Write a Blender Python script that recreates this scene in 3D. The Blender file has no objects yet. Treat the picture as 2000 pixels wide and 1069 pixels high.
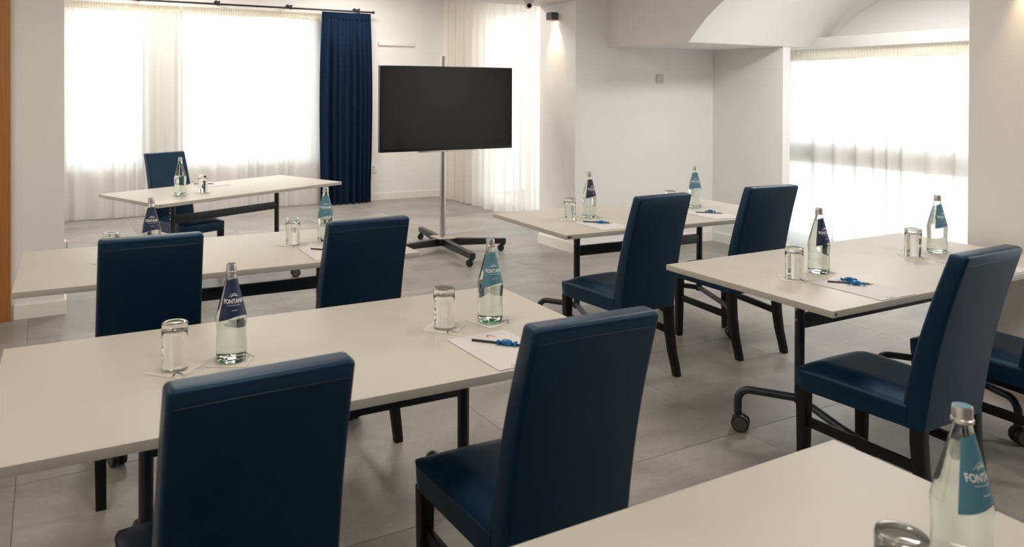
import bpy, bmesh, math, random
from mathutils import Matrix, Vector
R = math.radians
random.seed(7)
scene = bpy.context.scene
COL = scene.collection

# ------------------------------------------------------------------ camera
CAM_H = 1.5532
YAW = R(62.7011)
cam_data = bpy.data.cameras.new('camera')
cam_data.sensor_width = 36.0
cam_data.lens = 1470.457 / 2000.0 * 36.0
cam_data.shift_x = (1000.0 - 850.078) / 2000.0
cam_data.shift_y = -(534.5 - 189.77) / 2000.0
cam_data.clip_start = 0.02
cam_data.dof.use_dof = True
cam_data.dof.focus_distance = 4.2
cam_data.dof.aperture_fstop = 5.0
cam = bpy.data.objects.new('camera', cam_data)
COL.objects.link(cam)
cam.matrix_world = (Matrix.Translation((0, 0, CAM_H)) @ Matrix.Rotation(YAW - R(90), 4, 'Z')
                    @ Matrix.Rotation(R(90 - 0.44122), 4, 'X') @ Matrix.Rotation(R(0.17612), 4, 'Z'))
scene.camera = cam

# ------------------------------------------------------------------ view, world
scene.view_settings.view_transform = 'Standard'
scene.view_settings.look = 'None'
scene.view_settings.gamma = 1.0
scene.view_settings.use_curve_mapping = False
scene.view_settings.exposure = 0.85
SKY = 1.85
world = bpy.data.worlds.new('world')
scene.world = world
world.use_nodes = True
wn = world.node_tree
wn.nodes.clear()
wo = wn.nodes.new('ShaderNodeOutputWorld')
wb = wn.nodes.new('ShaderNodeBackground')
wb.inputs['Color'].default_value = (0.96, 0.985, 1.04, 1)
wb.inputs['Strength'].default_value = SKY
wn.links.new(wb.outputs[0], wo.inputs[0])


# added fill lights styled as LED panels (frames follow below): x, y, z
FILL_PANELS = ([(x, y, 2.8, 7.9) for y in (0.2, 2.2, 4.2) for x in (-1.4, 0.7, 2.8)] + [(x, y, 3.05, 18.0) for y in (7.3, 8.9) for x in (1.2, 3.6)]
          + [(x, y, 2.535, 11.5) for y in (3.58, 0.15) for x in (5.25, 5.6)])
for x, y, z, watt in FILL_PANELS:
    l = bpy.data.lights.new('fill_light', 'AREA')
    l.shape = 'SQUARE'
    l.size = 0.54
    l.energy = watt
    l.color = (1.0, 0.97, 0.93) if z < 2.7 else ((1.0, 0.93, 0.84) if z > 3 else (1.0, 0.91, 0.79))
    o = bpy.data.objects.new('fill_light', l)
    o.location = (x, y, z - 0.028)
    COL.objects.link(o)


# ------------------------------------------------------------------ materials
def new_mat(name):
    m = bpy.data.materials.new(name)
    m.use_nodes = True
    nt = m.node_tree
    nt.nodes.clear()
    out = nt.nodes.new('ShaderNodeOutputMaterial')
    return m, nt, out


def pbr(name, col, rough=0.5, metal=0.0, spec=0.5, var=0.0, scale=8.0, bump=0.0, bscale=60.0, coat=0.0,
        stretch=(1, 1, 1), emit=None, estr=0.0, sheen=0.0, tint=None):
    m, nt, out = new_mat(name)
    N, L = nt.nodes, nt.links
    b = N.new('ShaderNodeBsdfPrincipled')
    L.new(b.outputs[0], out.inputs[0])
    b.inputs['Roughness'].default_value = rough
    b.inputs['Metallic'].default_value = metal
    b.inputs['Specular IOR Level'].default_value = spec
    b.inputs['Coat Weight'].default_value = coat
    if tint:
        b.inputs['Specular Tint'].default_value = (*tint, 1)
    if sheen:
        b.inputs['Sheen Weight'].default_value = sheen
    if emit:
        b.inputs['Emission Color'].default_value = (*emit, 1)
        b.inputs['Emission Strength'].default_value = estr
    tc = N.new('ShaderNodeTexCoord')
    mp = N.new('ShaderNodeMapping')
    mp.inputs['Scale'].default_value = stretch
    L.new(tc.outputs['Object'], mp.inputs[0])
    if var > 0:
        ns = N.new('ShaderNodeTexNoise')
        ns.inputs['Scale'].default_value = scale
        ns.inputs['Detail'].default_value = 5
        L.new(mp.outputs[0], ns.inputs['Vector'])
        cr = N.new('ShaderNodeValToRGB')
        cr.color_ramp.elements[0].position = 0.3
        cr.color_ramp.elements[1].position = 0.7
        cr.color_ramp.elements[0].color = (*[c * (1 - var) for c in col], 1)
        cr.color_ramp.elements[1].color = (*[min(1, c * (1 + var)) for c in col], 1)
        L.new(ns.outputs['Fac'], cr.inputs[0])
        L.new(cr.outputs[0], b.inputs['Base Color'])
    else:
        b.inputs['Base Color'].default_value = (*col, 1)
    if bump > 0:
        n2 = N.new('ShaderNodeTexNoise')
        n2.inputs['Scale'].default_value = bscale
        n2.inputs['Detail'].default_value = 4
        L.new(mp.outputs[0], n2.inputs['Vector'])
        bp = N.new('ShaderNodeBump')
        bp.inputs['Strength'].default_value = bump
        bp.inputs['Distance'].default_value = 0.002
        L.new(n2.outputs['Fac'], bp.inputs['Height'])
        L.new(bp.outputs[0], b.inputs['Normal'])
    return m


def glass_mat(name, col, ior, rough=0.0):
    m, nt, out = new_mat(name)
    g = nt.nodes.new('ShaderNodeBsdfGlass')
    g.inputs['Color'].default_value = (*col, 1)
    g.inputs['IOR'].default_value = ior
    g.inputs['Roughness'].default_value = rough
    nt.links.new(g.outputs[0], out.inputs[0])
    return m


def pane_mat(name):
    m, nt, out = new_mat(name)
    t = nt.nodes.new('ShaderNodeBsdfTransparent')
    t.inputs[0].default_value = (0.93, 0.96, 0.95, 1)
    g = nt.nodes.new('ShaderNodeBsdfGlossy')
    g.inputs['Roughness'].default_value = 0.02
    lw = nt.nodes.new('ShaderNodeLayerWeight')
    lw.inputs['Blend'].default_value = 0.5
    pw = nt.nodes.new('ShaderNodeMath')
    pw.operation = 'POWER'
    pw.inputs[1].default_value = 4.0
    nt.links.new(lw.outputs['Facing'], pw.inputs[0])
    f = nt.nodes.new('ShaderNodeMapRange')
    f.inputs['To Min'].default_value = 0.03
    f.inputs['To Max'].default_value = 0.6
    nt.links.new(pw.outputs[0], f.inputs['Value'])
    x = nt.nodes.new('ShaderNodeMixShader')
    nt.links.new(f.outputs[0], x.inputs[0])
    nt.links.new(t.outputs[0], x.inputs[1])
    nt.links.new(g.outputs[0], x.inputs[2])
    nt.links.new(x.outputs[0], out.inputs[0])
    return m


def sheer_mat(name, col, clear, trans):
    """woven voile: some light passes straight, most is scattered through, the rest scattered back"""
    m, nt, out = new_mat(name)
    N, L = nt.nodes, nt.links
    tr = N.new('ShaderNodeBsdfTransparent')
    tl = N.new('ShaderNodeBsdfTranslucent')
    df = N.new('ShaderNodeBsdfDiffuse')
    tc = N.new('ShaderNodeTexCoord')
    mp = N.new('ShaderNodeMapping')
    mp.inputs['Scale'].default_value = (1, 1, 0.02)
    ns = N.new('ShaderNodeTexNoise')
    ns.inputs['Scale'].default_value = 40
    L.new(tc.outputs['Object'], mp.inputs[0])
    L.new(mp.outputs[0], ns.inputs['Vector'])
    cr = N.new('ShaderNodeValToRGB')
    cr.color_ramp.elements[0].color = (*[c * 0.93 for c in col], 1)
    cr.color_ramp.elements[1].color = (*col, 1)
    L.new(ns.outputs['Fac'], cr.inputs[0])
    # fold shade mixed into the colour: edge-on cloth darkens, with more threads to cross
    lw = N.new('ShaderNodeLayerWeight')
    lw.inputs['Blend'].default_value = 0.5
    pw = N.new('ShaderNodeMath')
    pw.operation = 'POWER'
    pw.inputs[1].default_value = 1.3
    L.new(lw.outputs['Facing'], pw.inputs[0])
    dk = N.new('ShaderNodeMixRGB')
    dk.inputs[2].default_value = (*[c * 0.35 for c in col], 1)
    L.new(pw.outputs[0], dk.inputs[0])
    L.new(cr.outputs[0], dk.inputs[1])
    L.new(dk.outputs[0], tl.inputs[0])
    L.new(cr.outputs[0], df.inputs[0])
    a = N.new('ShaderNodeMixShader')
    a.inputs[0].default_value = trans
    L.new(df.outputs[0], a.inputs[1])
    L.new(tl.outputs[0], a.inputs[2])
    b = N.new('ShaderNodeMixShader')
    b.inputs[0].default_value = clear
    L.new(a.outputs[0], b.inputs[1])
    L.new(tr.outputs[0], b.inputs[2])
    L.new(b.outputs[0], out.inputs[0])
    return m


def floor_mat():
    m, nt, out = new_mat('grey stone tile')
    N, L = nt.nodes, nt.links
    b = N.new('ShaderNodeBsdfPrincipled')
    L.new(b.outputs[0], out.inputs[0])
    tc = N.new('ShaderNodeTexCoord')
    oi = N.new('ShaderNodeObjectInfo')
    ad = N.new('ShaderNodeVectorMath')
    ad.operation = 'MULTIPLY_ADD'
    ad.inputs[1].default_value = (1, 1, 1)
    sc = N.new('ShaderNodeVectorMath')
    sc.operation = 'SCALE'
    sc.inputs['Scale'].default_value = 13.0
    cb = N.new('ShaderNodeCombineXYZ')
    for i in range(3):
        L.new(oi.outputs['Random'], cb.inputs[i])
    L.new(cb.outputs[0], sc.inputs[0])
    L.new(tc.outputs['Object'], ad.inputs[0])
    L.new(sc.outputs[0], ad.inputs[2])
    mp = N.new('ShaderNodeMapping')
    mp.inputs['Scale'].default_value = (1.0, 1.6, 1)
    L.new(ad.outputs[0], mp.inputs[0])
    n1 = N.new('ShaderNodeTexNoise')
    n1.inputs['Scale'].default_value = 2.2
    n1.inputs['Detail'].default_value = 7
    n1.inputs['Roughness'].default_value = 0.6
    n1.inputs['Distortion'].default_value = 0.6
    L.new(mp.outputs[0], n1.inputs['Vector'])
    n2 = N.new('ShaderNodeTexNoise')
    n2.inputs['Scale'].default_value = 45
    n2.inputs['Detail'].default_value = 3
    L.new(mp.outputs[0], n2.inputs['Vector'])
    cr = N.new('ShaderNodeValToRGB')
    e = cr.color_ramp.elements
    e[0].position, e[1].position = 0.28, 0.74
    e[0].color = (0.235, 0.218, 0.20, 1)
    e[1].color = (0.40, 0.38, 0.355, 1)
    L.new(n1.outputs['Fac'], cr.inputs[0])
    mx = N.new('ShaderNodeMixRGB')
    mx.blend_type = 'MULTIPLY'
    mx.inputs[0].default_value = 0.25
    L.new(cr.outputs[0], mx.inputs[1])
    L.new(n2.outputs['Fac'], mx.inputs[2])
    hv = N.new('ShaderNodeHueSaturation')
    mr = N.new('ShaderNodeMapRange')
    mr.inputs['To Min'].default_value = 0.9
    mr.inputs['To Max'].default_value = 1.1
    L.new(oi.outputs['Random'], mr.inputs['Value'])
    L.new(mr.outputs[0], hv.inputs['Value'])
    L.new(mx.outputs[0], hv.inputs['Color'])
    L.new(hv.outputs[0], b.inputs['Base Color'])
    rr = N.new('ShaderNodeMapRange')
    rr.inputs['To Min'].default_value = 0.33
    rr.inputs['To Max'].default_value = 0.50
    b.inputs['Specular IOR Level'].default_value = 0.5
    L.new(n1.outputs['Fac'], rr.inputs['Value'])
    L.new(rr.outputs[0], b.inputs['Roughness'])
    bp = N.new('ShaderNodeBump')
    bp.inputs['Strength'].default_value = 0.12
    bp.inputs['Distance'].default_value = 0.001
    L.new(n2.outputs['Fac'], bp.inputs['Height'])
    L.new(bp.outputs[0], b.inputs['Normal'])
    return m


def wood_mat():
    m, nt, out = new_mat('orange oak')
    N, L = nt.nodes, nt.links
    b = N.new('ShaderNodeBsdfPrincipled')
    L.new(b.outputs[0], out.inputs[0])
    tc = N.new('ShaderNodeTexCoord')
    mp = N.new('ShaderNodeMapping')
    mp.inputs['Scale'].default_value = (30, 30, 1.6)
    L.new(tc.outputs['Object'], mp.inputs[0])
    n = N.new('ShaderNodeTexNoise')
    n.inputs['Scale'].default_value = 2
    n.inputs['Detail'].default_value = 6
    L.new(mp.outputs[0], n.inputs['Vector'])
    cr = N.new('ShaderNodeValToRGB')
    cr.color_ramp.elements[0].color = (0.30, 0.11, 0.025, 1)
    cr.color_ramp.elements[1].color = (0.50, 0.20, 0.05, 1)
    L.new(n.outputs['Fac'], cr.inputs[0])
    L.new(cr.outputs[0], b.inputs['Base Color'])
    b.inputs['Roughness'].default_value = 0.4
    return m


M = {}
M['wall'] = pbr('warm white wall paint', (0.81, 0.80, 0.785), 0.75, spec=0.25, var=0.015, scale=3, bump=0.05, bscale=180)
M['darkwall'] = pbr('darkened wall paint', (0.20, 0.185, 0.17), 0.8, spec=0.2, var=0.03, scale=3)  # unseen front wall, darkened to keep chair reflections low
M['ceil'] = pbr('ceiling paint', (0.82, 0.80, 0.77), 0.8, spec=0.2, var=0.01, scale=3)
M['skirt'] = pbr('white skirting paint', (0.80, 0.785, 0.755), 0.45, var=0.01)
M['tile'] = floor_mat()
M['grout'] = pbr('dark grout', (0.12, 0.115, 0.11), 0.9, var=0.1)
M['wood'] = wood_mat()
M['laminate'] = pbr('cream laminate', (0.50, 0.473, 0.422), 0.46, spec=0.36, var=0.012, scale=5, bump=0.03, bscale=300)
M['tableleg'] = pbr('dark blue grey powder coat', (0.018, 0.024, 0.036), 0.35, spec=0.5, var=0.1, scale=40)
M['rubber'] = pbr('black caster rubber', (0.012, 0.012, 0.014), 0.5, var=0.1)
M['hubgrey'] = pbr('grey caster hub', (0.07, 0.065, 0.06), 0.4, var=0.1)
M['leather'] = pbr('navy leatherette', (0.0002, 0.0120, 0.0340), 0.40, spec=0.6, tint=(0.38, 0.68, 1.0), var=0.18, scale=6, bump=0.25, bscale=420)
M['stitch'] = pbr('navy seam piping', (0.0002, 0.011, 0.030), 0.45, var=0.1)
M['chairleg'] = pbr('black stained wood', (0.006, 0.005, 0.0045), 0.45, spec=0.3, var=0.25, scale=30, stretch=(1, 1, 0.1))
M['navycurtain'] = pbr('navy curtain cloth', (0.004, 0.0140, 0.040), 0.9, spec=0.15, var=0.12, scale=90, stretch=(1, 1, 0.1), sheen=0.0)
M['rod'] = pbr('black iron rod', (0.018, 0.015, 0.012), 0.5, metal=0.3, var=0.1)
M['chrome'] = pbr('brushed steel', (0.62, 0.60, 0.57), 0.22, metal=1.0, var=0.05, scale=20, stretch=(1, 1, 0.05))
M['alu'] = pbr('aluminium cap', (0.72, 0.69, 0.65), 0.32, metal=0.9, var=0.05, scale=60)
M['tvblack'] = pbr('black plastic bezel', (0.008, 0.008, 0.009), 0.3, var=0.05)
M['screen'] = pbr('glossy dark screen', (0.005, 0.005, 0.006), 0.09, spec=0.38, var=0.03)
M['blacksteel'] = pbr('black steel', (0.014, 0.014, 0.016), 0.42, var=0.1, scale=20)
M['lampgrey'] = pbr('anthracite lamp body', (0.075, 0.07, 0.068), 0.45, var=0.06)
M['lampglow'] = pbr('lamp lens', (1, 0.85, 0.65), 0.4, emit=(1.0, 0.74, 0.45), estr=9.0, var=0.01)
M['plate'] = pbr('pale plastic plate', (0.55, 0.56, 0.54), 0.4, var=0.02)
M['plasticwhite'] = pbr('white plastic', (0.80, 0.79, 0.76), 0.4, var=0.02)
M['lens'] = pbr('black lens', (0.006, 0.006, 0.006), 0.08, var=0.02)
M['glass'] = glass_mat('bottle glass', (0.975, 0.99, 0.98), 1.5)
M['tumbler'] = glass_mat('clear tumbler glass', (0.99, 0.995, 0.99), 1.48)
M['water'] = glass_mat('water', (0.985, 0.995, 0.985), 1.333)
M['glassbase'] = glass_mat('green glass foot', (0.55, 0.86, 0.70), 1.5)
M['labelnavy'] = pbr('navy label paper', (0.011, 0.021, 0.068), 0.45, var=0.04)
M['labelteal'] = pbr('teal label paper', (0.075, 0.215, 0.285), 0.45, var=0.04)
M['print'] = pbr('white print', (0.85, 0.87, 0.88), 0.5, var=0.01)
M['paper'] = pbr('white paper', (0.60, 0.58, 0.575), 0.7, spec=0.2, var=0.01)
M['coaster'] = pbr('cream coaster paper', (0.605, 0.575, 0.515), 0.8, spec=0.2, var=0.02, scale=40, bump=0.15, bscale=120)
M['ink'] = pbr('dark ink', (0.03, 0.022, 0.02), 0.6, var=0.05)
M['redink'] = pbr('red ink', (0.42, 0.02, 0.02), 0.6, var=0.05)
M['lineink'] = pbr('pale grey ink', (0.45, 0.44, 0.44), 0.6, var=0.02)
M['pencil'] = pbr('black pencil lacquer', (0.012, 0.011, 0.014), 0.3, var=0.05)
M['barewood'] = pbr('bare pencil wood', (0.62, 0.42, 0.28), 0.7, var=0.1, scale=200)
M['foil'] = pbr('blue candy wrapper', (0.01, 0.15, 0.38), 0.22, metal=0.35, var=0.35, scale=70, bump=0.4, bscale=160)
M['frame'] = pbr('white window frame', (0.75, 0.74, 0.72), 0.4, var=0.02)
M['bronze'] = pbr('brown window transom', (0.50, 0.42, 0.34), 0.5, var=0.1)
M['pane'] = pane_mat('window glass')
M['sheer'] = sheer_mat('white voile', (0.93, 0.92, 0.90), 0.10, 0.58)
M['sheercream'] = sheer_mat('cream voile', (0.94, 0.90, 0.83), 0.12, 0.6)
M['tape'] = sheer_mat('gathered cream heading tape', (0.88, 0.82, 0.70), 0.03, 0.40)
M['outside'] = pbr('pale terrace paving', (0.86, 0.84, 0.80), 0.9, var=0.04, scale=1.5)


# ------------------------------------------------------------------ mesh tools
class MB:
    def __init__(s):
        s.v, s.f = [], []

    def add(s, verts, faces, mx=None):
        o = len(s.v)
        s.v += [tuple(mx @ Vector(p)) if mx else tuple(p) for p in verts]
        s.f += [tuple(i + o for i in f) for f in faces]
        return s

    def box(s, x0, x1, y0, y1, z0, z1, mx=None):
        v = [(x, y, z) for z in (z0, z1) for y in (y0, y1) for x in (x0, x1)]
        f = [(0, 2, 3, 1), (4, 5, 7, 6), (0, 1, 5, 4), (1, 3, 7, 5), (3, 2, 6, 7), (2, 0, 4, 6)]
        return s.add(v, f, mx)

    def loft(s, rings, cap0=True, cap1=True, mx=None):
        n = len(rings[0])
        v = [p for r in rings for p in r]
        f = []
        for i in range(len(rings) - 1):
            for j in range(n):
                k = (j + 1) % n
                f.append((i * n + j, i * n + k, (i + 1) * n + k, (i + 1) * n + j))
        if cap0:
            f.append(tuple(reversed(range(n))))
        if cap1:
            f.append(tuple(range((len(rings) - 1) * n, len(rings) * n)))
        return s.add(v, f, mx)

    def lathe(s, prof, n=32, mx=None):
        """profile of (r, z); r == 0 closes the end on the axis"""
        v, idx, f = [], [], []
        for r, z in prof:
            if r < 1e-7:
                idx.append([len(v)] * n)
                v.append((0, 0, z))
            else:
                idx.append(list(range(len(v), len(v) + n)))
                v += [(r * math.cos(2 * math.pi * j / n), r * math.sin(2 * math.pi * j / n), z) for j in range(n)]
        for a, b in zip(idx[:-1], idx[1:]):
            for j in range(n):
                k = (j + 1) % n
                q = [a[j], a[k], b[k], b[j]]
                q = [x for i, x in enumerate(q) if x not in q[:i]]
                if len(q) > 2:
                    f.append(tuple(q))
        return s.add(v, f, mx)

    def cyl(s, p, q, r, n=16, r2=None):
        p, q = Vector(p), Vector(q)
        d = q - p
        mx = Matrix.Translation(p) @ d.to_track_quat('Z', 'Y').to_matrix().to_4x4()
        r2 = r if r2 is None else r2
        return s.lathe([(0, 0), (r, 0), (r2, d.length), (0, d.length)], n, mx)

    def tube(s, path, r, n=10, closed=False):
        path = [Vector(p) for p in path]
        rings, up = [], None
        m = len(path)
        for i, p in enumerate(path):
            a = path[(i - 1) % m] if closed else path[max(i - 1, 0)]
            b = path[(i + 1) % m] if closed else path[min(i + 1, m - 1)]
            t = (b - a).normalized()
            if up is None:
                up = t.orthogonal().normalized()
            up = (up - t * up.dot(t)).normalized()
            sd = t.cross(up)
            rr = r[i] if isinstance(r, (list, tuple)) else r
            rings.append([p + (up * math.cos(2 * math.pi * j / n) + sd * math.sin(2 * math.pi * j / n)) * rr for j in range(n)])
        if closed:
            rings.append(rings[0])
            return s.loft(rings, False, False)
        return s.loft(rings)

    def prism(s, poly, x0, x1, axis='x', mx=None):
        """poly: list of 2d points, extruded along an axis"""
        n = len(poly)
        def pt(a, p):
            return {'x': (a, p[0], p[1]), 'y': (p[0], a, p[1]), 'z': (p[0], p[1], a)}[axis]
        v = [pt(x0, p) for p in poly] + [pt(x1, p) for p in poly]
        f = [tuple(reversed(range(n))), tuple(range(n, 2 * n))]
        f += [(j, (j + 1) % n, n + (j + 1) % n, n + j) for j in range(n)]
        return s.add(v, f, mx)

    def mesh(s, name, mat, bevel=0.0, seg=2, ang=35, smooth=True):
        me = bpy.data.meshes.new(name)
        me.from_pydata(s.v, [], s.f)
        bm = bmesh.new()
        bm.from_mesh(me)
        bmesh.ops.recalc_face_normals(bm, faces=bm.faces)
        if bevel > 0:
            ed = [e for e in bm.edges if len(e.link_faces) == 2 and e.calc_face_angle(0) > R(30)]
            bmesh.ops.bevel(bm, geom=ed, offset=bevel, segments=seg, affect='EDGES', profile=0.6, clamp_overlap=True)
        bm.to_mesh(me)
        bm.free()
        if smooth:
            me.polygons.foreach_set('use_smooth', [True] * len(me.polygons))
            me.set_sharp_from_angle(angle=R(ang))
        me.materials.append(mat)
        return me

    def build(s, name, mat, parent=None, **k):
        o = bpy.data.objects.new(name, s.mesh(name, mat, **k))
        COL.objects.link(o)
        if parent:
            o.parent = parent
        return o


def tag(o, label=None, cat=None, group=None, kind=None):
    if label:
        o['label'] = label
    if cat:
        o['category'] = cat
    if group:
        o['group'] = group
    if kind:
        o['kind'] = kind
    return o


def empty(name, loc=(0, 0, 0), rz=0.0):
    o = bpy.data.objects.new(name, None)
    o.empty_display_size = 0.1
    COL.objects.link(o)
    o.location = loc
    o.rotation_euler = (0, 0, rz)
    return o


def copy_tree(o, parent=None):
    c = o.copy()
    COL.objects.link(c)
    c.parent = parent
    for ch in list(o.children):
        copy_tree(ch, c)
    return c


def struct(name, mb, mat, parent=None, **k):
    o = mb.build(name, mat, parent, **k)
    if not parent:
        o['kind'] = 'structure'
    return o


def rrect(w, d, r, n=4, cx=0.0, cy=0.0):
    pts = []
    for sx, sy, a0 in ((1, 1, 0), (-1, 1, 90), (-1, -1, 180), (1, -1, 270)):
        for i in range(n + 1):
            a = R(a0 + 90 * i / n)
            pts.append((cx + sx * (w / 2 - r) + r * math.cos(a), cy + sy * (d / 2 - r) + r * math.sin(a)))
    return pts


# ------------------------------------------------------------------ the setting
PX, PY, TX, TY = 0.98, 0.965, -0.11, 2.405       # tile pitch and one joint crossing
fl = struct('floor', MB().box(-2.7, 7.0, -2.4, 10.0, -0.08, -0.003), M['grout'])
tile_me = MB().box(-PX / 2 + 0.0009, PX / 2 - 0.0009, -PY / 2 + 0.0009, PY / 2 - 0.0009, -0.012, 0.0).mesh('tile', M['tile'], bevel=0.0008, seg=1)
for i in range(-3, 8):
    for j in range(-5, 9):
        cx, cy = TX + PX * (i + 0.5), TY + PY * (j + 0.5)
        if not (-2.9 < cx < 7.1 and -2.5 < cy < 10.2):
            continue
        if (cx < 0 - PX / 2 and cy > 6.4) or (cx > 5.9 and cy > 6.4):
            continue
        t = bpy.data.objects.new('tile', tile_me)
        COL.objects.link(t)
        t.location = (cx, cy, 0)
        t.parent = fl

ZT = 3.05
# back wall with two windows and a pier between
wb_ = MB()
YB, YB2 = 9.9, 10.15
for a, b in ((-0.2, 0.16), (1.08, 1.50), (3.26, 5.5)):
    wb_.box(a, b, YB, YB2, 0, ZT)
for a, b in ((0.16, 1.08), (1.50, 3.26)):
    wb_.box(a, b, YB, YB2, 0, 0.60)
    wb_.box(a, b, YB, YB2, 2.56, ZT)
struct('wall_back', wb_, M['wall'], smooth=False)
# far right wall (behind the cream curtain)
wr = MB()
XR, XR2 = 5.25, 5.45
wr.box(XR, XR2, 6.38, 6.75, 0, ZT).box(XR, XR2, 8.75, 9.9, 0, ZT).box(XR, XR2, 6.75, 8.75, 0, 0.12).box(XR, XR2, 6.75, 8.75, 2.6, ZT)
struct('wall_right', wr, M['wall'], smooth=False)
# column between hall and bay, with the bay's back wall running on from it
struct('column', MB().box(4.5, 5.45, 5.79, 6.38, 0, ZT), M['wall'], smooth=False)
struct('wall_bay', MB().prism([(4.5, 5.79), (6.2, 5.672), (6.95, 5.62), (6.95, 5.9), (5.45, 5.9), (5.45, 5.8)], 0, ZT, 'z'), M['wall'], smooth=False)
struct('wall_pier', MB().box(6.2, 6.3, 4.83, 5.672, 0, 2.02), M['wall'], smooth=False)
# window wall of the bay, lunette above
ww = MB()
XW, XW2 = 6.8, 6.95
ww.box(XW, XW2, 2.33, 2.6, 0, 2.9).box(XW, XW2, 5.35, 5.7, 0, 2.9).box(XW, XW2, 2.6, 5.35, 0, 0.06).box(XW, XW2, 2.6, 5.35, 1.93, 2.9)
struct('wall_window', ww, M['wall'], smooth=False)
# barrel vault block over the bay: soffit beside the arch, arch face towards the room
YC, ZC, RV = 3.58, 0.929, 1.629
SP = 1.988
half = math.sqrt(RV * RV - (SP - ZC) ** 2)
arc = []
a0 = math.atan2(SP - ZC, half)
for i in range(41):
    a = a0 + (math.pi - 2 * a0) * i / 40
    arc.append((YC + RV * math.cos(a), ZC + RV * math.sin(a)))
poly = [(5.80, SP)] + arc + [(2.30, SP), (2.30, 2.9), (5.80, 2.9)]
vb = MB()
nP = len(poly)
front = [(4.97 - 0.105 * max(0.0, p[0] - 4.83), p[0], p[1]) for p in poly]
back = [(6.81, p[0], p[1]) for p in poly]
vb.add(front + back, [tuple(reversed(range(nP))), tuple(range(nP, 2 * nP))] + [(j, (j + 1) % nP, nP + (j + 1) % nP, nP + j) for j in range(nP)])
struct('vault', vb, M['ceil'], ang=25)
struct('trim_1', MB().box(6.58, 6.72, 2.32, 4.83, 1.973, 2.081), M['skirt'], bevel=0.003)
# pier towards the camera; unseen next bay, guessed from chair sheen, added for its daylight
struct('wall_pillar', MB().box(4.5, 6.95, 1.72, 2.33, 0, 2.9), M['wall'], smooth=False)
w2 = MB()
w2.box(XW, XW2, -2.2, -1.2, 0, 2.9).box(XW, XW2, 1.5, 1.72, 0, 2.9).box(XW, XW2, -1.2, 1.5, 0, 0.06).box(XW, XW2, -1.2, 1.5, 1.93, 2.9)
struct('wall_window_2', w2, M['wall'], smooth=False)
struct('ceiling_bay', MB().box(4.5, 6.95, -2.2, 1.72, 2.535, 2.8), M['ceil'], smooth=False)
struct('wall_front', MB().box(-2.7, 6.95, -2.4, -2.2, 0, 2.9), M['darkwall'], smooth=False)
struct('wall_side', MB().box(-2.8, -2.6, -2.2, 5.82, 0, 2.9), M['wall'], smooth=False)
# wall with the wooden door on the left, and its return towards the windows
wl = MB()
wl.box(-2.6, -1.28, 5.82, 6.0, 0, ZT).box(-0.22, 0.108, 5.82, 6.0, 0, ZT).box(-1.28, -0.22, 5.82, 6.0, 2.62, ZT)
wl.box(-0.1, 0.108, 6.0, 9.9, 0, ZT)
struct('wall_left', wl, M['wall'], smooth=False)
# ceilings
struct('ceiling', MB().box(-2.8, 6.95, -2.4, 5.82, 2.8, 2.95), M['ceil'], smooth=False)
struct('ceiling_far', MB().box(-0.2, 5.5, 6.30, 10.15, ZT, ZT + 0.12), M['ceil'], smooth=False)
struct('beam', MB().box(-2.8, 4.5, 5.82, 6.39, 2.432, ZT + 0.12).box(4.5, 6.95, 5.9, 6.39, 2.9, ZT + 0.12), M['ceil'], smooth=False)


for x, y, z, _ in FILL_PANELS:  # housings for the added fill lights, all out of view
    p = empty('fill_panel', (x, y, z))
    w = 'far hall ceiling' if z > 3 else ('bay vault' if z < 2.7 else 'ceiling above the tables')
    tag(p, 'square white fill light panel added in the ' + (w if y > 1 or z > 2.7 else 'next bay'), 'ceiling light', 'added fill panels of the ' + (w if y > 1 or z > 2.7 else 'next bay'))
    MB().box(-0.3, 0.3, -0.3, -0.275, -0.024, 0).box(-0.3, 0.3, 0.275, 0.3, -0.024, 0).box(-0.3, -0.275, -0.275, 0.275, -0.024, 0).box(0.275, 0.3, -0.275, 0.275, -0.024, 0).build('frame', M['plasticwhite'], p)
    MB().box(-0.275, 0.275, -0.275, 0.275, -0.018, -0.002).build('diffuser', M['plasticwhite'], p)


def skirting(name, pts, h=0.092, t=0.014):
    m = MB()
    for (x0, y0, x1, y1, nx, ny) in pts:
        poly = [(x0, y0), (x1, y1), (x1 + nx * t, y1 + ny * t), (x0 + nx * t, y0 + ny * t)]
        m.prism(poly, 0.0, h, 'z')
        poly = [(x0, y0), (x1, y1), (x1 + nx * t * 0.5, y1 + ny * t * 0.5), (x0 + nx * t * 0.5, y0 + ny * t * 0.5)]
        m.prism(poly, h - 0.001, h + 0.008, 'z')
    struct(name, m, M['skirt'], smooth=False)


skirting('baseboard_back', [(3.3, 9.9, 5.25, 9.9, 0, -1)])
skirting('baseboard_column', [(4.5, 6.38, 4.5, 5.776, -1, 0)])
skirting('baseboard_bay', [(4.486, 5.79, 6.2, 5.672, 0, -1)])
skirting('baseboard_pier', [(6.2, 5.672, 6.2, 4.83, -1, 0), (6.2, 4.83, 6.3, 4.83, 0, -1)])
skirting('baseboard_right', [(4.5, 2.344, 4.5, 1.70, -1, 0), (4.5, 2.33, 6.2, 2.33, 0, 1)])
skirting('baseboard_left', [(-0.20, 5.82, 0.122, 5.82, 0, -1), (0.108, 5.82, 0.108, 9.6, 1, 0)])

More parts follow.
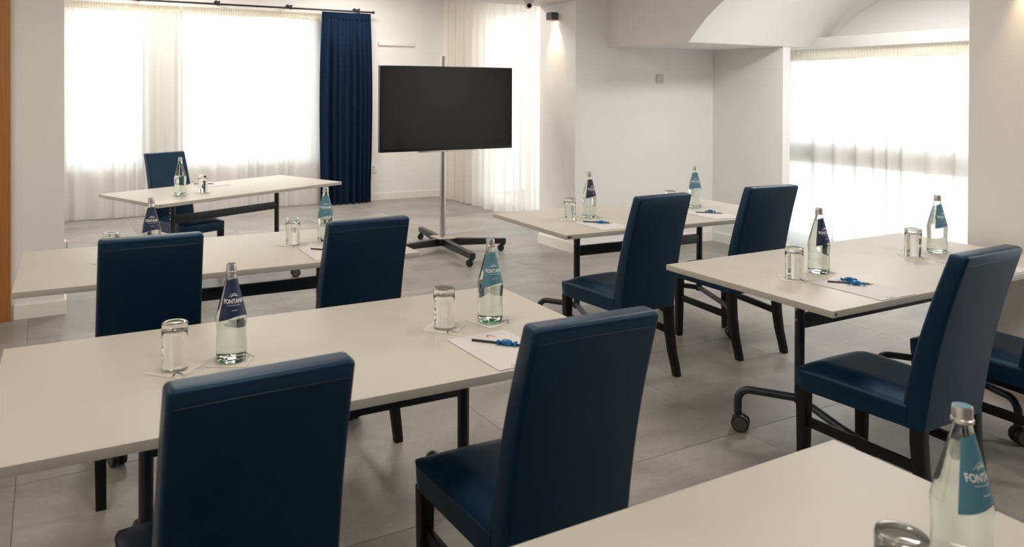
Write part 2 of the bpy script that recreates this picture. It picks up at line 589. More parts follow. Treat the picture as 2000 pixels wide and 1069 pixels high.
# door on the left: casing and leaf
struct('trim_2', MB().box(-0.30, -0.215, 5.785, 5.86, 0, 2.62).box(-1.28, -1.20, 5.785, 5.86, 0, 2.62).box(-1.20, -0.30, 5.785, 5.86, 2.54, 2.62), M['wood'], bevel=0.004)
dr = struct('door_1', MB().box(-1.198, -0.302, 5.82, 5.86, 0.005, 2.538), M['wood'], bevel=0.003)
MB().tube([(-1.1, 5.82, 1.02), (-1.1, 5.77, 1.02), (-1.0, 5.765, 1.02)], 0.009).build('door_handle', M['chrome'], dr)


# windows
def window(name, axis, a0, a1, z0, z1, pos, bars, mat, trans=None, depth=0.06):
    """frame in the plane axis = pos; a = the other horizontal axis"""
    def bx(m, u0, u1, w0, w1, d=depth):
        if axis == 'y':
            m.box(u0, u1, pos, pos + d, w0, w1)
        else:
            m.box(pos, pos + d, u0, u1, w0, w1)
    fr = MB()
    t = 0.055
    bx(fr, a0, a0 + t, z0, z1)
    bx(fr, a1 - t, a1, z0, z1)
    bx(fr, a0 + t, a1 - t, z0, z0 + t)
    bx(fr, a0 + t, a1 - t, z1 - t, z1)
    for u in bars:
        bx(fr, u - 0.035, u + 0.035, z0 + t, z1 - t)
    w = struct(name, fr, M[mat], smooth=False)
    us = [a0 + t] + list(bars) + [a1 - t]
    for u0, u1 in zip(us[:-1], us[1:]):
        p = MB()
        if axis == 'y':
            p.box(u0, u1, pos + 0.028, pos + 0.034, z0 + t, z1 - t)
        else:
            p.box(pos + 0.028, pos + 0.034, u0, u1, z0 + t, z1 - t)
        p.build('pane', M['pane'], w, smooth=False)
    if trans:
        q = MB().box(pos - 0.135, pos + 0.02, a0 + 0.02, a1 - 0.02, trans[0], trans[1])
        q.build('transom', M['bronze'], w, smooth=False)
    return w


window('window_1', 'y', 0.16, 1.08, 0.60, 2.56, 10.02, [], 'frame')
window('window_2', 'y', 1.50, 3.26, 0.60, 2.56, 10.02, [], 'frame')
window('window_3', 'x', 6.75, 8.75, 0.12, 2.60, 5.32, [7.75], 'frame')
window('window_4', 'x', 2.6, 5.35, 0.06, 1.93, 6.86, [], 'frame', trans=(0.86, 1.05))
window('window_5', 'x', -1.2, 1.5, 0.06, 1.93, 6.86, [0.15], 'frame')  # unseen window of the added bay, lets in extra daylight
# the ground outside
g = MB().box(-40, 45, -40, 60, -0.5, -0.30).build('ground', M['outside'], smooth=False)
g['kind'] = 'structure'


# ------------------------------------------------------------------ curtains
def curtain_mesh(name, mat, p0, p1, z0, z1, amp, lam, top_amp, top_lam, seed, rows=22, step=0.008, swell=0.0, taper=0.25):
    """cloth hanging from p0 to p1 (plan points); pencil pleats at the top fall into wider folds"""
    rnd = random.Random(seed)
    p0, p1 = Vector((*p0, 0)), Vector((*p1, 0))
    d = p1 - p0
    W = d.length
    d.normalize()
    nrm = Vector((d.y, -d.x, 0))
    n = int(W / step)
    # irregular fold phase
    ph, acc = [], rnd.random()
    k1, k2, k3 = rnd.uniform(0.5, 0.9), rnd.uniform(1.3, 2.1), rnd.uniform(2.4, 3.4)
    f1, f2, f3 = [rnd.uniform(0, 6.28) for _ in range(3)]
    for i in range(n + 1):
        s = i / n * W
        rate = 1.0 + 0.35 * math.sin(k1 * s * 6 + f1) + 0.25 * math.sin(k2 * s * 6 + f2)
        acc += (W / n) / lam * max(0.35, rate)
        ph.append(acc)
    v, f = [], []
    for r in range(rows + 1):
        tz = r / rows
        z = z1 + (z0 - z1) * tz
        mixf = min(1.0, tz / taper)
        mixf = mixf * mixf * (3 - 2 * mixf)
        for i in range(n + 1):
            s = i / n * W
            big = math.sin(2 * math.pi * ph[i])
            big = math.copysign(abs(big) ** 0.8, big) * (0.75 + 0.25 * math.sin(k3 * s * 5 + f3))
            small = math.sin(2 * math.pi * s / top_lam + 0.6 * math.sin(s * 31))
            off = amp * (0.25 + 0.75 * mixf) * big + top_amp * (1 - mixf) * small + 0.012 * tz * math.sin(s * 7 + f1)
            sx = s + swell * math.sin(math.pi * min(1, tz * 1.1)) * (s / W - 0.5) * W
            p = p0 + d * sx + nrm * off
            v.append((p.x, p.y, z))
    for r in range(rows):
        for i in range(n):
            a = r * (n + 1) + i
            f.append((a, a + 1, a + n + 2, a + n + 1))
    me = bpy.data.meshes.new(name)
    me.from_pydata(v, [], f)
    me.polygons.foreach_set('use_smooth', [True] * len(f))
    me.materials.append(mat)
    return me


def curtain(label, mat, p0, p1, z0, z1, amp, lam, seed, tape=0.085, name='sheer_curtain', group=None, tapemat='tape', swell=0.0, **k):
    root = empty(name, ((p0[0] + p1[0]) / 2, (p0[1] + p1[1]) / 2, z0))
    tag(root, label, 'curtain', group)
    inv = Matrix.Translation(-root.location)
    me = curtain_mesh('cloth', M[mat], p0, p1, z0, z1 - tape + 0.004, amp, lam, 0.007, 0.034, seed, swell=swell, **k)
    me.transform(inv)
    o = bpy.data.objects.new('cloth', me)
    COL.objects.link(o)
    o.parent = root
    me = curtain_mesh('heading_tape', M[tapemat], p0, p1, z1 - tape, z1, amp * 0.25, lam, 0.0085, 0.030, seed, rows=3, step=0.004, taper=50)
    me.transform(inv)
    o = bpy.data.objects.new('heading_tape', me)
    COL.objects.link(o)
    o.parent = root
    return root


curtain('white sheer curtain over the narrow window beside the wall with the wooden door', 'sheer', (0.14, 9.845), (1.485, 9.845), 0.012, 2.61, 0.030, 0.16, 3)
curtain('wide white sheer curtain over the long window, ending at the navy curtain', 'sheer', (1.50, 9.845), (3.34, 9.845), 0.012, 2.61, 0.026, 0.17, 11)
curtain('navy blue pleated curtain hanging at the end of the black rod', 'navycurtain', (3.29, 9.70), (4.0, 9.70), 0.012, 2.625, 0.050, 0.088, 5, name='blackout_curtain', tapemat='navycurtain', tape=0.09, step=0.004, swell=0.06)
curtain('cream floor-length curtain on the side wall behind the television', 'sheercream', (5.13, 9.62), (5.13, 6.42), 0.012, 3.03, 0.045, 0.21, 9)
curtain('cream-topped white sheer curtain over the bay window under the vault', 'sheer', (6.64, 5.55), (6.64, 2.38), 0.012, 1.972, 0.028, 0.19, 21, tape=0.10)
curtain('white sheer curtain over the window of the unseen next bay', 'sheer', (6.64, 1.68), (6.64, -1.6), 0.012, 1.972, 0.028, 0.19, 23, tape=0.10, step=0.015)

rod = empty('curtain_rod', (2.0, 9.73, 2.648))
tag(rod, 'thin black iron curtain rod with brackets above the sheer curtains', 'curtain rod')
MB().cyl((-1.85, 0, 0), (2.04, 0, 0), 0.0125, 14).build('rod', M['rod'], rod)
MB().cyl((2.035, 0, 0), (2.06, 0, 0), 0.019, 14).build('finial', M['rod'], rod, bevel=0.003)
for x in (0.997, 1.938, 2.875, 3.832):
    MB().cyl((x - 2, 0.17, 0.035), (x - 2, -0.02, 0.03), 0.012, 12).cyl((x - 2, 0.165, 0.035), (x - 2, 0.17, 0.035), 0.03, 14).cyl((x - 2 - 0.006, 0, 0.03), (x - 2 - 0.006, 0, -0.018), 0.017, 10).build('bracket', M['rod'], rod)


# ------------------------------------------------------------------ wall things
s = empty('wall_socket', (4.125, 9.9, 0.45))
tag(s, 'white double power socket on the back wall beside the navy curtain', 'socket')
MB().box(-0.043, 0.043, -0.011, 0, -0.06, 0.06).build('plate', M['plasticwhite'], s, bevel=0.003)
for z in (-0.025, 0.025):
    MB().box(-0.018, 0.018, -0.0125, -0.010, z - 0.014, z + 0.014).build('outlet', M['plate'], s)
s = empty('wall_socket', (0.108, 5.93, 0.46))
tag(s, 'small white socket on the end of the wall by the wooden door', 'socket')
MB().box(0, 0.012, -0.043, 0.043, -0.03, 0.03).build('plate', M['plasticwhite'], s, bevel=0.003)
MB().box(0.011, 0.024, -0.02, 0.02, -0.022, 0.022).build('outlet', M['plate'], s, bevel=0.003)
s = empty('wall_plate', (5.5, 5.72, 1.686))
tag(s, 'square pale grey control plate on the white bay wall', 'wall plate')
MB().box(-0.044, 0.044, -0.012, 0.01, -0.046, 0.046).build('plate', M['plate'], s, bevel=0.003)
MB().box(-0.034, 0.034, -0.015, -0.011, -0.036, 0.036).build('button', M['plate'], s, bevel=0.002)
s = empty('wall_trunking', (4.47, 9.9, 2.227))
tag(s, 'slim white horizontal strip on the back wall above the television', 'wall strip')
MB().box(-0.275, 0.275, -0.03, 0, -0.022, 0.022).build('cover', M['plasticwhite'], s, bevel=0.005)
MB().box(-0.283, -0.272, -0.032, 0, -0.024, 0.024).build('end_cap', M['plate'], s, bevel=0.003)


def sconce(y, label):
    s = empty('wall_lamp', (4.5, y, 2.30))
    tag(s, label, 'wall lamp', 'anthracite wall lamps')
    MB().box(-0.006, 0, -0.035, 0.035, -0.025, 0.025).build('back_plate', M['lampgrey'], s)
    m = MB()
    m.box(-0.085, -0.006, -0.045, 0.045, 0.028, 0.037).box(-0.085, -0.077, -0.045, 0.045, -0.037, 0.028).box(-0.014, -0.006, -0.045, 0.045, -0.037, 0.028)
    m.box(-0.077, -0.014, -0.045, -0.037, -0.037, 0.028).box(-0.077, -0.014, 0.037, 0.045, -0.037, 0.028)
    m.build('housing', M['lampgrey'], s, bevel=0.002, seg=1)
    MB().lathe([(0, -0.026), (0.026, -0.026), (0.026, -0.012), (0, -0.012)], 20, Matrix.Translation((-0.045, 0, 0))).build('lamp_lens', M['lampglow'], s)
    l = bpy.data.lights.new('lamp_beam', 'SPOT')
    l.energy = 14
    l.color = (1.0, 0.72, 0.42)
    l.spot_size = R(62)
    l.spot_blend = 0.9
    l.shadow_soft_size = 0.012
    o = bpy.data.objects.new('lamp_beam', l)
    COL.objects.link(o)
    o.parent = s
    o.location = (-0.045, 0, -0.034)
    o.rotation_euler = (0, R(-14), 0)
    return s


sconce(6.11, 'small anthracite box wall lamp shining down the white column')
sconce(2.00, 'anthracite box wall lamp high on the pillar beside the bay window')

s = empty('security_camera', (4.13, 6.04, 2.432))
tag(s, 'small white dome security camera under the ceiling beam', 'camera')
MB().lathe([(0, 0), (0.05, 0), (0.052, -0.012), (0.046, -0.03), (0, -0.03)], 28).build('mount', M['plasticwhite'], s)
cd = Vector((-0.45, -0.84, -0.12)).normalized()
ball = MB()
ball.lathe([(0, 0.036)] + [(0.036 * math.sin(R(a)), 0.036 * math.cos(R(a))) for a in range(12, 180, 12)] + [(0, -0.036)], 24, Matrix.Translation((0, 0, -0.048)))
bo = ball.build('camera_head', M['plasticwhite'], s)
MB().cyl(Vector((0, 0, -0.05)) + cd * 0.028, Vector((0, 0, -0.05)) + cd * 0.040, 0.021, 20).build('lens', M['lens'], bo)

# ------------------------------------------------------------------ television on a rolling stand
tv = empty('television', (3.43, 6.48, 0))
tag(tv, 'large black flat television on a wheeled steel stand', 'television')
TX0, TX1, TZ0, TZ1 = -0.71, 0.735, 0.985, 1.792
MB().box(TX0, TX1, -0.10, -0.055, TZ0, TZ1).box(TX0 + 0.15, TX1 - 0.15, -0.055, -0.03, TZ0 + 0.1, TZ1 - 0.2).build('housing', M['tvblack'], tv, bevel=0.004)
MB().box(TX0 + 0.009, TX1 - 0.009, -0.1025, -0.099, TZ0 + 0.03, TZ1 - 0.009).build('screen', M['screen'], tv)
MB().box(TX0 + 0.40, TX1 - 0.40, -0.098, -0.06, TZ0 - 0.012, TZ0 + 0.001).build('chin_strip', M['chrome'], tv, bevel=0.002)
MB().box(-0.2, 0.2, -0.032, -0.026, 1.2, 1.6).box(-0.05, 0.05, -0.03, 0.0, 1.25, 1.55).build('bracket', M['blacksteel'], tv)
MB().cyl((0, 0, 0.125), (0, 0, 1.895), 0.029, 24).build('pole', M['chrome'], tv)
MB().box(-0.085, 0.085, -0.10, 0.10, 0.125, 0.137).build('foot_plate', M['chrome'], tv, bevel=0.002)
MB().box(-0.07, 0.07, -0.09, 0.09, 0.065, 0.125).build('hub', M['blacksteel'], tv, bevel=0.003)
for (ex, ey), wa in (((-0.095, -0.75), 40), ((0.545, -0.285), 70), ((-0.53, -0.13), 20), ((0.07, 0.62), 100)):
    d = Vector((ex, ey, 0))
    n = Vector((-d.y, d.x, 0)).normalized() * 0.026
    u = d.normalized()
    rings = []
    for t_, h0, h1 in ((0.04, 0.052, 0.125), (d.length, 0.076, 0.125)):
        c = u * t_
        rings.append([tuple(c + n + Vector((0, 0, h0))), tuple(c - n + Vector((0, 0, h0))), tuple(c - n + Vector((0, 0, h1))), tuple(c + n + Vector((0, 0, h1)))])
    arm = MB().loft(rings).build('base_arm', M['blacksteel'], tv, bevel=0.003)
    c = d - u * 0.03
    a = R(wa)
    side = Vector((math.cos(a), math.sin(a), 0))
    fwd = Vector((-side.y, side.x, 0)) * 0.018
    cm = MB()
    cm.cyl(c + Vector((0, 0, 0.09)), c + Vector((0, 0, 0.065)), 0.014, 12)
    cm.cyl(c + Vector((0, 0, 0.07)), c + Vector((0, 0, 0.06)), 0.024, 14)
    w = c + fwd + Vector((0, 0, 0.032))
    for q in (-1, 1):
        cm.cyl(w + side * 0.019 * q, w + side * 0.015 * q, 0.022, 12)
        cm.tube([c + side * 0.017 * q + Vector((0, 0, 0.064)), w + side * 0.017 * q], 0.006, 6)
    cm.build('caster', M['rubber'], arm)
    MB().cyl(w - side * 0.012, w + side * 0.012, 0.032, 24).build('wheel', M['rubber'], arm, bevel=0.003)
    MB().cyl(w - side * 0.0135, w + side * 0.0135, 0.018, 18).build('hub_cap', M['chrome'], arm)


# ------------------------------------------------------------------ tables
TH = 0.74
TL, TW = 1.8, 0.85


def make_table(feet):
    root = empty('flip_top_table')
    MB().box(-TL / 2, TL / 2, -TW / 2, TW / 2, TH - 0.026, TH).build('tabletop', M['laminate'], root, bevel=0.0018, seg=2)
    for px in (-0.52, 0.51):
        post = MB().cyl((px, 0, 0.172), (px, 0, 0.705), 0.0205, 20)
        post.build('post', M['tableleg'], root)
        # flared head that carries the top
        rings = []
        for z, hw, hl in ((0.655, 0.0215, 0.0215), (0.675, 0.026, 0.03), (0.705, 0.03, 0.085), (0.714, 0.03, 0.105)):
            rings.append([(px - hw, -hl, z), (px + hw, -hl, z), (px + hw, hl, z), (px - hw, hl, z)])
        hd = MB().loft(rings).build('bracket', M['tableleg'], root, bevel=0.002)
        MB().lathe([(0.0208, 0.612), (0.0222, 0.614), (0.0222, 0.617), (0.0208, 0.619)], 20, Matrix.Translation((px, 0, 0))).build('collar', M['hubgrey'], hd)
        sgn = -1 if px < 0 else 1
        for z in (0.592, 0.545):
            MB().cyl((px + sgn * 0.019, 0, z), (px + sgn * 0.0235, 0, z), 0.006, 10).build('bolt', M['chrome'], root)
        for ex, ey, wa in feet:
            p0 = Vector((px, 0, 0.193))
            e = Vector((px + ex, ey, 0.193))
            u = (e - p0).normalized()
            path = [p0, p0 + u * 0.02]
            rb = 0.055
            for i in range(9):
                a = R(90 * i / 8)
                path.append(e - u * rb + u * rb * math.sin(a) + Vector((0, 0, -rb + rb * math.cos(a))))
            path.append(Vector((e.x, e.y, 0.080)))
            ft = MB().tube(path, 0.0175, 14).build('foot', M['tableleg'], root)
            a = R(wa)
            side = Vector((math.cos(a), math.sin(a), 0))
            back = Vector((-side.y, side.x, 0)) * -0.012
            w = Vector((e.x, e.y, 0.0385)) + back
            MB().box(-0.008, 0.008, -0.022, 0.022, 0.03, 0.066, Matrix.Translation((e.x, e.y, 0)) @ Matrix.Rotation(a, 4, 'Z')).cyl((e.x, e.y, 0.05), (e.x, e.y, 0.085), 0.012, 12).build('caster_stem', M['rubber'], ft)
            for q in (-1, 1):
                MB().cyl(w + side * 0.009 * q, w + side * 0.030 * q, 0.0385, 24).build('wheel', M['rubber'], ft, bevel=0.005)
                MB().cyl(w + side * 0.028 * q, w + side * 0.0312 * q, 0.031, 24).build('hub_cap', M['hubgrey'], ft)
    MB().box(-0.505, 0.495, -0.013, 0.013, 0.505, 0.568).build('crossbar', M['tableleg'], root, bevel=0.004)
    for x in (-0.30, 0.62):
        MB().cyl((x, -0.33, 0.705), (x, -0.33, 0.715), 0.014, 12).build('bumper', M['rubber'], root)
    return root


tables = {
    'B': (-0.1210, 2.7132, -1.019, 'cream table with a red-logo notepad between two tucked-in navy chairs'),
    'A': (-0.1050, 4.3001, -1.369, 'long cream table running up to the wall end beside the wooden door'),
    'C': (2.5949, 2.6482, -0.216, 'cream table in front of the bay window and its pillar'),
    'D': (2.645, 4.2881, -2.4, 'cream table standing by the white column and bay wall'),
    'E': (0.3601, 6.4311, 23.646, 'cream speaker table set askew before the sheer curtains'),
    'F': (-0.1612, 1.1204, 0.407, 'cream table with a single teal-labelled bottle and no chair showing'),
}
TAB = {}
SKEW = ((-0.15, 0.205, 35), (-0.185, -0.455, 60))
STRAIGHT = ((0.0, 0.27, 80), (0.0, -0.49, 20))
tproto = {}
for k, (x, y, rot, lab) in tables.items():
    ft = STRAIGHT if k in 'AB' else SKEW
    if ft not in tproto:
        tproto[ft] = make_table(ft)
        o = tproto[ft]
    else:
        o = copy_tree(tproto[ft])
    a = R(rot)
    c = Vector((x, y, 0)) + Matrix.Rotation(a, 3, 'Z') @ Vector((TL / 2, -TW / 2, 0))
    o.location = c
    o.rotation_euler = (0, 0, a)
    tag(o, lab, 'table', 'cream flip-top tables')
    TAB[k] = o
    if k in 'CD':
        w = 0.026 if k == 'D' else 0.010
        MB().box(-TL / 2 + 0.012, -TL / 2 + 0.012 + w, -TW / 2 - 0.0006, -TW / 2 + 0.002, TH - 0.019, TH - 0.008).build('edge_tag', M['hubgrey'], o)


# ------------------------------------------------------------------ chairs
def make_chair():
    """origin on the floor under the seat; the sitter faces +y"""
    root = empty('dining_chair')
    oy = -0.37

    def rear(z):          # rear surface of the back, leaning and slightly bowed
        t = (z - 0.37) / 0.64
        return oy + 0.135 * (1 - t) - 0.018 * math.sin(math.pi * t) * -1

    def ring(z, w, d, r, shrink=0.0):
        return [(p[0], p[1] + rear(z) + d / 2, z) for p in rrect(w - 2 * shrink, d - 2 * shrink, max(0.003, r - shrink), 4)]
    rings = []
    zs = [0.372 + (0.998 - 0.372) * i / 16 for i in range(17)]
    for i, z in enumerate(zs):
        t = i / 16
        w = 0.386 - 0.018 * t
        d = 0.088 - 0.024 * t
        rings.append(ring(z, w, d, 0.014))
    zt, w, d = 0.998, 0.368, 0.064
    for dz, sh in ((0.006, 0.0018), (0.010, 0.005), (0.0125, 0.010), (0.0135, 0.016)):
        rings.append([(p[0], p[1] + rear(zt) + d / 2, zt + dz) for p in rrect(w - 2 * sh, d - 2 * sh, max(0.003, 0.014 - sh * 0.6), 4)])
    bk = MB().loft(rings).build('backrest', M['leather'], root, ang=50)
    # stitched seam round the top of the rear panel
    zs_ = 0.972
    y = rear(zs_) - 0.0006
    MB().tube([(-0.178, y + 0.004, zs_), (-0.168, y, zs_), (0, y, zs_ + 0.001), (0.168, y, zs_), (0.178, y + 0.004, zs_)], 0.0011, 6).build('seam', M['stitch'], bk)
    # seat: straight apron with a domed cushion
    y0, y1 = rear(0.46) + 0.07, 0.25
    NX, NY = 20, 20

    def sp(u, v, inset=0.0):
        yy = y0 + (y1 - y0) * v
        hw = 0.192 + (0.218 - 0.192) * v
        x = (2 * u - 1) * (hw - inset)
        # rounded front corners
        if v > 0.9:
            x *= 1 - 0.06 * ((v - 0.9) / 0.1) ** 2
        # slight bow of the front
        yy += 0.010 * v * (1 - (2 * u - 1) ** 2)
        return x, yy
    v, f = [], []
    for j in range(NY + 1):
        for i in range(NX + 1):
            u, w = i / NX, j / NY
            x, yy = sp(u, w)
            e = min(1, 4.5 * min(u, 1 - u))
            e2 = min(1, 5 * (1 - w))
            dome = 0.036 * math.sin(e * math.pi / 2) * math.sin(max(0.0, e2) * math.pi / 2) * (0.75 + 0.25 * math.sin(math.pi * (0.2 + 0.7 * w)))
            v.append((x, yy, 0.448 + dome))
    for j in range(NY):
        for i in range(NX):
            a = j * (NX + 1) + i
            f.append((a, a + 1, a + NX + 2, a + NX + 1))
    rim = [i for i in range(NX + 1)] + [j * (NX + 1) + NX for j in range(1, NY + 1)] + [NY * (NX + 1) + i for i in range(NX - 1, -1, -1)] + [j * (NX + 1) for j in range(NY - 1, 0, -1)]
    base = len(v)
    levels = ((0.435, 1.012), (0.40, 1.006), (0.372, 0.995))
    for z, sc_ in levels:
        for r_ in rim:
            x, yy, _ = v[r_]
            v.append((x * sc_, (yy - 0.03) * (1 + (sc_ - 1)) + 0.03, z))
    m = len(rim)
    for j in range(m):
        k = (j + 1) % m
        f.append((rim[j], rim[k], base + k, base + j))
        for q in range(len(levels) - 1):
            b = base + q * m
            f.append((b + j, b + k, b + m + k, b + m + j))
    f.append(tuple(base + (len(levels) - 1) * m + j for j in range(m)))
    st = MB().add(v, f).build('seat', M['leather'], root, ang=60)
    path = []
    for r_ in rim:
        x, yy, _ = v[r_]
        path.append((x * 1.009, (yy - 0.03) * 1.009 + 0.03, 0.4435))
    MB().tube(path, 0.0022, 6, closed=True).build('piping', M['stitch'], st)
    # legs

    def leg(pts):
        rr = []
        for x, yy, z, w, d in pts:
            rr.append([(x + p[0], yy + p[1], z) for p in rrect(w, d, 0.004, 2)])
        MB().loft(rr).build('leg', M['chairleg'], root, ang=40)
    for sx in (-1, 1):
        leg([(sx * 0.190, 0.222, 0.0, 0.034, 0.034), (sx * 0.190, 0.222, 0.02, 0.036, 0.036), (sx * 0.190, 0.222, 0.376, 0.046, 0.046)])
        yr = rear(0.40) + 0.028
        leg([(sx * 0.172, yr - 0.062, 0.0, 0.036, 0.036), (sx * 0.172, yr - 0.056, 0.03, 0.037, 0.038), (sx * 0.172, yr - 0.026, 0.13, 0.040, 0.041),
             (sx * 0.172, yr - 0.008, 0.23, 0.043, 0.044), (sx * 0.172, yr, 0.33, 0.044, 0.046), (sx * 0.172, yr, 0.376, 0.044, 0.046)])
        # side stretcher
        za, zb = 0.245, 0.235
        MB().loft([[(sx * 0.190 - 0.010, 0.205, za - 0.019), (sx * 0.190 + 0.010, 0.205, za - 0.019), (sx * 0.190 + 0.010, 0.205, za + 0.019), (sx * 0.190 - 0.010, 0.205, za + 0.019)],
                   [(sx * 0.173 - 0.010, yr + 0.008, zb - 0.019), (sx * 0.173 + 0.010, yr + 0.008, zb - 0.019), (sx * 0.173 + 0.010, yr + 0.008, zb + 0.019), (sx * 0.173 - 0.010, yr + 0.008, zb + 0.019)]]).build('stretcher', M['chairleg'], root, bevel=0.003)
    return root


chairs = [   # X, Y of the top rear edge, yaw in degrees, label
    (0.348, 2.940, -1.0, 'navy leatherette chair facing the table by the wooden door, door side seat'),
    (1.215, 2.930, 1.5, 'navy leatherette chair facing the table by the wooden door, seat towards the television'),
    (0.375, 1.418, 0.8, 'navy leatherette chair tucked into the red-logo table, at the navy-labelled bottle'),
    (1.170, 1.400, -2.0, 'navy leatherette chair at the notepad with the red logo and blue wrapped candy'),
    (2.890, 2.940, 1.0, 'navy leatherette chair at the column table, seat nearer the white column'),
    (3.730, 2.945, -5.0, 'navy leatherette chair at the column table, seat nearer the bay window'),
    (2.890, 1.400, 1.0, 'navy leatherette chair with sheen on its back at the bay window table'),
    (3.660, 1.400, 0.0, 'navy leatherette chair beside the pillar skirting, only its seat in view'),
]
cproto = None
for x, y, yaw, lab in chairs:
    if cproto is None:
        cproto = make_chair()
        o = cproto
    else:
        o = copy_tree(cproto)
    a = R(yaw)
    o.location = Vector((x, y, 0)) + Matrix.Rotation(a, 3, 'Z') @ Vector((0, 0.37, 0))
    o.rotation_euler = (0, 0, a)
    tag(o, lab, 'chair', 'navy dining chairs')
o = copy_tree(cproto)
a = R(180 + 23.6)
o.location = Vector((0.905, 7.0, 0)) + Matrix.Rotation(a, 3, 'Z') @ Vector((0, 0.37, 0))
o.rotation_euler = (0, 0, a)
tag(o, 'navy leatherette chair behind the askew speaker table by the sheer curtains', 'chair', 'navy dining chairs')


# ------------------------------------------------------------------ lettering
def text_mesh(body, size, bold=0.0, res=3):
    c = bpy.data.curves.new('txt', 'FONT')
    c.body = body
    c.size = size
    c.offset = bold
    c.resolution_u = res
    c.align_x = 'CENTER'
    c.align_y = 'CENTER'
    o = bpy.data.objects.new('txt', c)
    COL.objects.link(o)
    dg = bpy.context.evaluated_depsgraph_get()
    me = bpy.data.meshes.new_from_object(o.evaluated_get(dg))
    bpy.data.objects.remove(o)
    bpy.data.curves.remove(c)
    return [tuple(v.co) for v in me.vertices], [tuple(p.vertices) for p in me.polygons]


# ------------------------------------------------------------------ bottles
PROF = [(0.036, 0.0), (0.0405, 0.003), (0.0435, 0.011), (0.0455, 0.030), (0.0444, 0.055), (0.0433, 0.078), (0.0443, 0.100),
        (0.0457, 0.119), (0.0455, 0.130), (0.0434, 0.143), (0.0288, 0.200), (0.0166, 0.249), (0.0143, 0.262), (0.0140, 0.272)]


def r_at(z):
    for (r0, z0), (r1, z1) in zip(PROF[:-1], PROF[1:]):
        if z0 <= z <= z1:
            return r0 + (r1 - r0) * (z - z0) / (z1 - z0)
    return PROF[-1][0]


def smooth_prof(p, n=3):
    out = []
    for i in range(len(p) - 1):
        p0, p1, p2, p3 = p[max(i - 1, 0)], p[i], p[i + 1], p[min(i + 2, len(p) - 1)]
        for k in range(n):
            t = k / n
            q = []
            for c in (0, 1):
                q.append(0.5 * (2 * p1[c] + (p2[c] - p0[c]) * t + (2 * p0[c] - 5 * p1[c] + 4 * p2[c] - p3[c]) * t * t + (3 * p1[c] - p0[c] - 3 * p2[c] + p3[c]) * t ** 3))
            out.append(tuple(q))
    out.append(p[-1])
    return out


def on_bottle(s_, z, off):
    """arc length s (to the right as read) and height -> point on the side facing -y"""
    r = r_at(z)
    th = s_ / r - math.pi / 2
    return ((r + off) * math.cos(th), (r + off) * math.sin(th), z)


